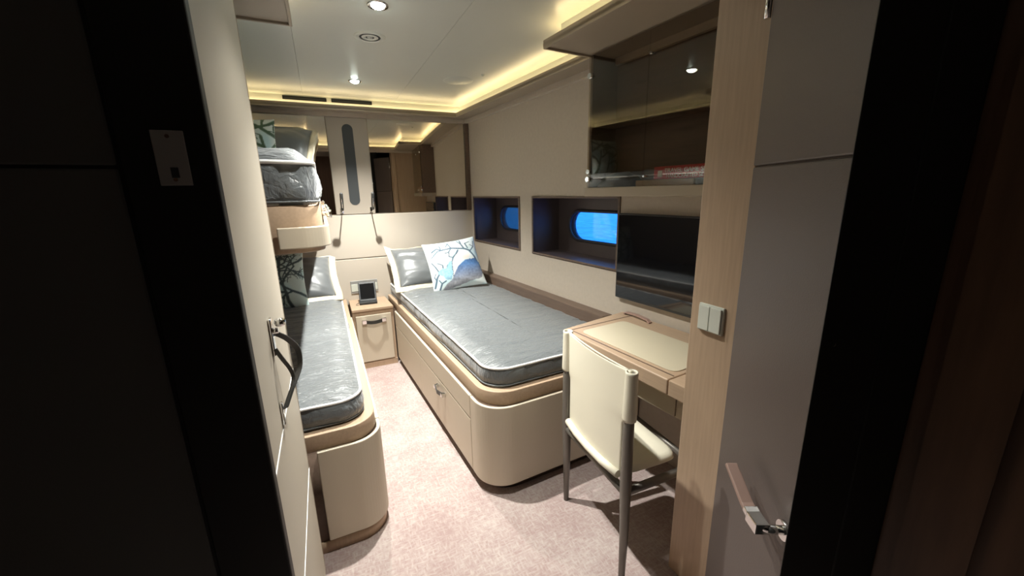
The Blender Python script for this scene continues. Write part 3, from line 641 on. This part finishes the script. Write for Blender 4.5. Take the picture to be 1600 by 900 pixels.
# ------------------------------------------------------------ television, cabinet, soffit contents
tv = empty('television', 'wall-mounted black television beside the larger porthole, above the desk', 'television', RW, R5)
MB().box(-.034, -.004, -2.095, -2.86, .882, 1.372).build('casing', 'plastic', tv, bevel=.004)
MB().box(-.037, -.034, -2.103, -2.852, .896, 1.364).build('screen', 'blackgloss', tv, bevel=.001)
MB().box(-.03, 0, -2.25, -2.7, .95, 1.3).build('wall_bracket', 'black', tv)
cb = empty('glass_cabinet', 'smoked-glass wall cabinet above the television', 'cabinet', RW, R5)
CX = -.20; y0, y1, ym = -2.008, -2.90, -2.405
MB().box(CX+.012, -.002, y0, y0-.018, 1.495, 2.18).build('side_panel', 'dwood', cb)
MB().box(CX+.012, -.002, y1+.018, y1, 1.495, 2.18).build('side_panel', 'dwood', cb)
MB().box(-.014, -.002, y0-.018, y1+.018, 1.51, 2.18).build('back_panel', 'dwood', cb)
MB().box(CX-.012, -.002, y0+.004, y1, 1.468, 1.515).build('bottom_board', 'trim', cb, bevel=.004)
MB().box(CX+.03, -.014, y0-.018, y1+.018, 1.83, 1.848).build('shelf', 'dwood', cb)
for k, (a, b_) in enumerate(((y0-.002, ym+.002), (ym-.002, y1+.002))):
    d = MB().box(CX, CX+.006, a, b_, 1.517, 2.176).build('glass_door', 'tint', cb)
    yy = a-.012 if k == 0 else a-.012
    for z in (1.56, 2.08): MB().cyl((CX-.012, yy, z), (1,0,0), .014 if k == 0 else .005, .03, 16).build('hinge', 'chrome', d)
    if k == 0: MB().cyl((CX-.012, yy-.004, 1.60), (1,0,0), .012, .016, 16).build('catch', 'chrome', d)
bx = empty('game_box', 'red game box with white lettering lying inside the glass cabinet', 'box', RW, R5)
MB().box(-.17, -.03, -2.445, -2.80, 1.545, 1.600).build('box_body', 'red', bx, bevel=.002)
def text(body, size, m, parent, loc, name='lettering'):
    cu = bpy.data.curves.new('t', 'FONT'); cu.body = body; cu.size = size; cu.extrude = .0006
    to = bpy.data.objects.new('t', cu); C.objects.link(to); me = bpy.data.meshes.new_from_object(to); bpy.data.objects.remove(to)
    o = bpy.data.objects.new(name, me); C.objects.link(o); me.materials.clear(); me.materials.append(M[m]); o.parent = parent; o.location = loc
    o.rotation_euler = (PI/2, 0, -PI/2); return o
text('TRAVEL GAME SET', .027, 'white', bx, (-.1712, -2.505, 1.572)); text('HANDCRAFTED SET', .022, 'white', bx, (-.1712, -2.515, 1.550))
MB().box(-.1712, -.170, -2.468, -2.492, 1.555, 1.582).build('emblem', 'white', bx)
tag(MB().box(-.175, -.03, -2.34, -2.66, 1.515, 1.543).build('wooden_tray', 'tanbox', bevel=.003), 'pale wooden tray under the red game box in the cabinet', 'tray')
o = bpy.data.objects['wooden_tray']; o.location = RW; o.rotation_euler = (0,0,R5)
o = tag(MB().box(-.17, -.03, -2.66-.003, -2.86, 1.515, 1.543).build('dark_case', 'greycloth', bevel=.003), 'flat dark case right of the wooden tray in the cabinet', 'case'); o.location = RW; o.rotation_euler = (0,0,R5)
gm = MB(); n = 16
for i in range(n+1):
    for j in range(n+1):
        u, v = i/n*2-1, j/n*2-1; gm.v.append((-.10+.065*u, -2.17-.13*v, 1.515+(.075*sup(u, v)+.01*noise.noise(Vector((u*3, v*3, 4))) if max(abs(u), abs(v)) < .999 else 0)))
for i in range(n):
    for j in range(n): gm.f.append((i*(n+1)+j, (i+1)*(n+1)+j, (i+1)*(n+1)+j+1, i*(n+1)+j+1)); gm.sm.append(True)
o = tag(gm.build('reflection_mound', 'greycloth'), 'dark grey shape standing in for the reflected upper bunk, left in the glass cabinet', 'mound'); o.location = RW; o.rotation_euler = (0,0,R5)  # dark mound imitates the upper bunk reflected in the glass

# ------------------------------------------------------------ desk
dk = empty('writing_desk', 'oak writing desk below the television with an inlaid ivory leather pad', 'desk', RW, R5)
P = [(-.02, -2.150), (-.505, -2.205), (-.522, -2.872), (-.02, -2.872)]
MB().prism(P, .735, .80).build('top', 'woodh', dk, bevel=.006, seg=3)
MB().box(-.02, -.522, -2.876, -2.965, .735, .80).build('end_top', 'woodh', dk, bevel=.004)
def rrect(x0, x1, y0, y1, r): return arc(x1-r, y1-r, r, 0, 90, 6)+arc(x0+r, y1-r, r, 90, 180, 6)+arc(x0+r, y0+r, r, 180, 270, 6)+arc(x1-r, y0+r, r, 270, 360, 6)
MB().prism(rrect(-.455, -.15, -2.85, -2.285, .035), .80, .8035, True).build('leather_pad', 'deskpad', dk, label='ivory leather inlay')
MB().box(-.482, -.476, -2.235, -2.866, .799, .8012).build('lid_groove', 'dwood', dk)
MB().box(-.476, -.02, -2.235, -2.241, .799, .8012).build('lid_groove', 'dwood', dk)
MB().strap([(-.045, -2.19, .803), (-.05, -2.21, .815), (-.055, -2.29, .820), (-.06, -2.37, .814), (-.062, -2.39, .803)], (1,0,0), .022, .008).build('lid_pull', 'pinkleather', dk)
MB().box(-.46, -.03, -2.36, -2.868, .62, .733).build('drawer_front', 'panel', dk, bevel=.003)
MB().box(-.46, -.03, -2.874, -2.96, .62, .733).build('drawer_front', 'panel', dk, bevel=.003)

# ------------------------------------------------------------ chair
ch = empty('dining_chair', 'ivory leather sling-back chair with dark metal frame pulled up to the desk', 'chair', (.918, 1.186, 0), math.radians(-4.4))
for s in (1, -1):
    MB().tube([(.0, s*.227, 0), (.0, s*.227, .25), (-.004, s*.226, .45), (-.004, s*.225, .65), (-.002, s*.225, .884)], [.0125, .0175, .0215, .020, .016], 14).build('rear_leg', 'chairframe', ch)
    MB().tube([(.36, s*.205, 0), (.355, s*.208, .25), (.35, s*.21, .44)], [.0115, .016, .019], 14).build('front_leg', 'chairframe', ch)
    MB().tube([(0, s*.224, .405), (.35, s*.21, .405)], .015, 10, sy=1.2).build('side_rail', 'chairframe', ch)
MB().tube([(-.004, -.225, .405), (-.004, .225, .405)], .015, 10, sy=1.2).build('rear_rail', 'chairframe', ch)
MB().tube([(.35, -.21, .405), (.35, .21, .405)], .015, 10).build('front_rail', 'chairframe', ch)
# seat cushion
st = MB(); N = 26
prof = [(0, -.5), (.5, -.5), (.9, -.45), (1, 0), (.97, .35), (.88, .5)]
for k, (sc, zz) in enumerate(prof+[(.6, .58), (.3, .62), (0.01, .63)]):
    for i in range(64):
        t = 2*PI*i/64; c_, s_ = math.cos(t), math.sin(t); e = 2/7; x = abs(c_)**e*(1 if c_ > 0 else -1); y = abs(s_)**e*(1 if s_ > 0 else -1)
        st.v.append((.148+x*.125*max(sc, .0), y*.198*max(sc, 0), .455+zz*.05))
for k in range(len(prof)+2):
    for i in range(64): j = (i+1)%64; st.f.append((k*64+i, k*64+j, (k+1)*64+j, (k+1)*64+i)); st.sm.append(True)
st.build('seat', 'chair', ch)
# sling back: two sleeves round the uprights, panel curving backwards, roll at the foot
sl = MB(); NU, NV = 36, 30
def half(z):  # half width of the panel at height z
    if z > .72: return .2255
    k = min(1, (.72-z)/.05); return .2255-.032*k*k*(3-2*k)
for side in (-1, 1):
    for i in range(NU+1):
        for j in range(NV+1):
            z = .462+(.895-.462)*j/NV; u = -1+2*i/NU; hw = half(z)
            bow = -.014*(1-u*u)
            top = -.012*(1-u*u)*j/NV if j == NV else 0
            sl.v.append((-.004+bow-.005*side*.5, u*hw, z+top))
K = (NU+1)*(NV+1)
for i in range(NU):
    for j in range(NV):
        q = (i*(NV+1)+j, (i+1)*(NV+1)+j, (i+1)*(NV+1)+j+1, i*(NV+1)+j+1); sl.f += [q, tuple(a+K for a in q)[::-1]]; sl.sm += [True, True]
for j in range(NV):
    for i in (0, NU): q = (i*(NV+1)+j, i*(NV+1)+j+1, K+i*(NV+1)+j+1, K+i*(NV+1)+j); sl.f.append(q); sl.sm.append(False)
for i in range(NU):
    for j in (0, NV): q = (i*(NV+1)+j, (i+1)*(NV+1)+j, K+(i+1)*(NV+1)+j, K+i*(NV+1)+j); sl.f.append(q); sl.sm.append(False)
bk = sl.build('backrest', 'chair', ch)
for s in (1, -1):
    m = MB(); n = 20
    for r, z in ((.0245, .706), (.0255, .714), (.0235, .80), (.022, .884), (.0225, .892), (.017, .893), (.0165, .885), (.0165, .87)):
        for i in range(n): t = 2*PI*i/n; m.v.append((-.003+r*math.cos(t), s*.2255+r*math.sin(t), z))
    for k in range(7):
        for i in range(n): j = (i+1)%n; m.f.append((k*n+i, k*n+j, (k+1)*n+j, (k+1)*n+i)); m.sm.append(True)
    m.f.append(tuple(range(n))); m.sm.append(False)
    m.build('sleeve', 'chair', bk)
MB().tube([(-.014, -.192, .462), (-.024, -.1, .458), (-.027, 0, .457), (-.024, .1, .458), (-.014, .192, .462)], .016, 12).build('lower_roll', 'chair', bk)
MB().tube([(-.004-.014*(1-u*u), u*.21, .892-.012*(1-u*u)*0) for u in [-1+2*i/20 for i in range(21)]], .0035, 8).build('top_hem', 'chair', bk)

# ------------------------------------------------------------ light switch on the wooden post
sw = empty('light_switch', 'double rocker light switch on the wooden post', 'light switch', (1.11, .837, 1.086))
MB().box(-.010, 0, -.046, .046, -.046, .046).build('plate', 'switch', sw, bevel=.003)
for a, b_ in ((-.041, -.001), (.001, .041)): MB().box(-.017, -.010, a, b_, -.041, .041).build('rocker', 'switch', sw, bevel=.002)

# ------------------------------------------------------------ added fill lamp behind the viewer, lifts the dark corridor walls
r = empty('corridor_fill_light', 'added dim fill light on the corridor ceiling outside the cabin', 'ceiling light', (.1, -.9, ZC))
MB().lathe([(.0, -.003), (.04, -.003), (.044, 0)], n=24).build('lens', 'switch', r)
l = bpy.data.lights.new('corridor_fill_beam', 'SPOT'); l.energy = CORRIDOR_FILL_W; l.spot_size = math.radians(160); l.spot_blend = 1; l.shadow_soft_size = .04; l.color = (1, .93, .84)
o = bpy.data.objects.new('corridor_fill_beam', l); C.objects.link(o); o.parent = r; o.location = (0, 0, -.02)
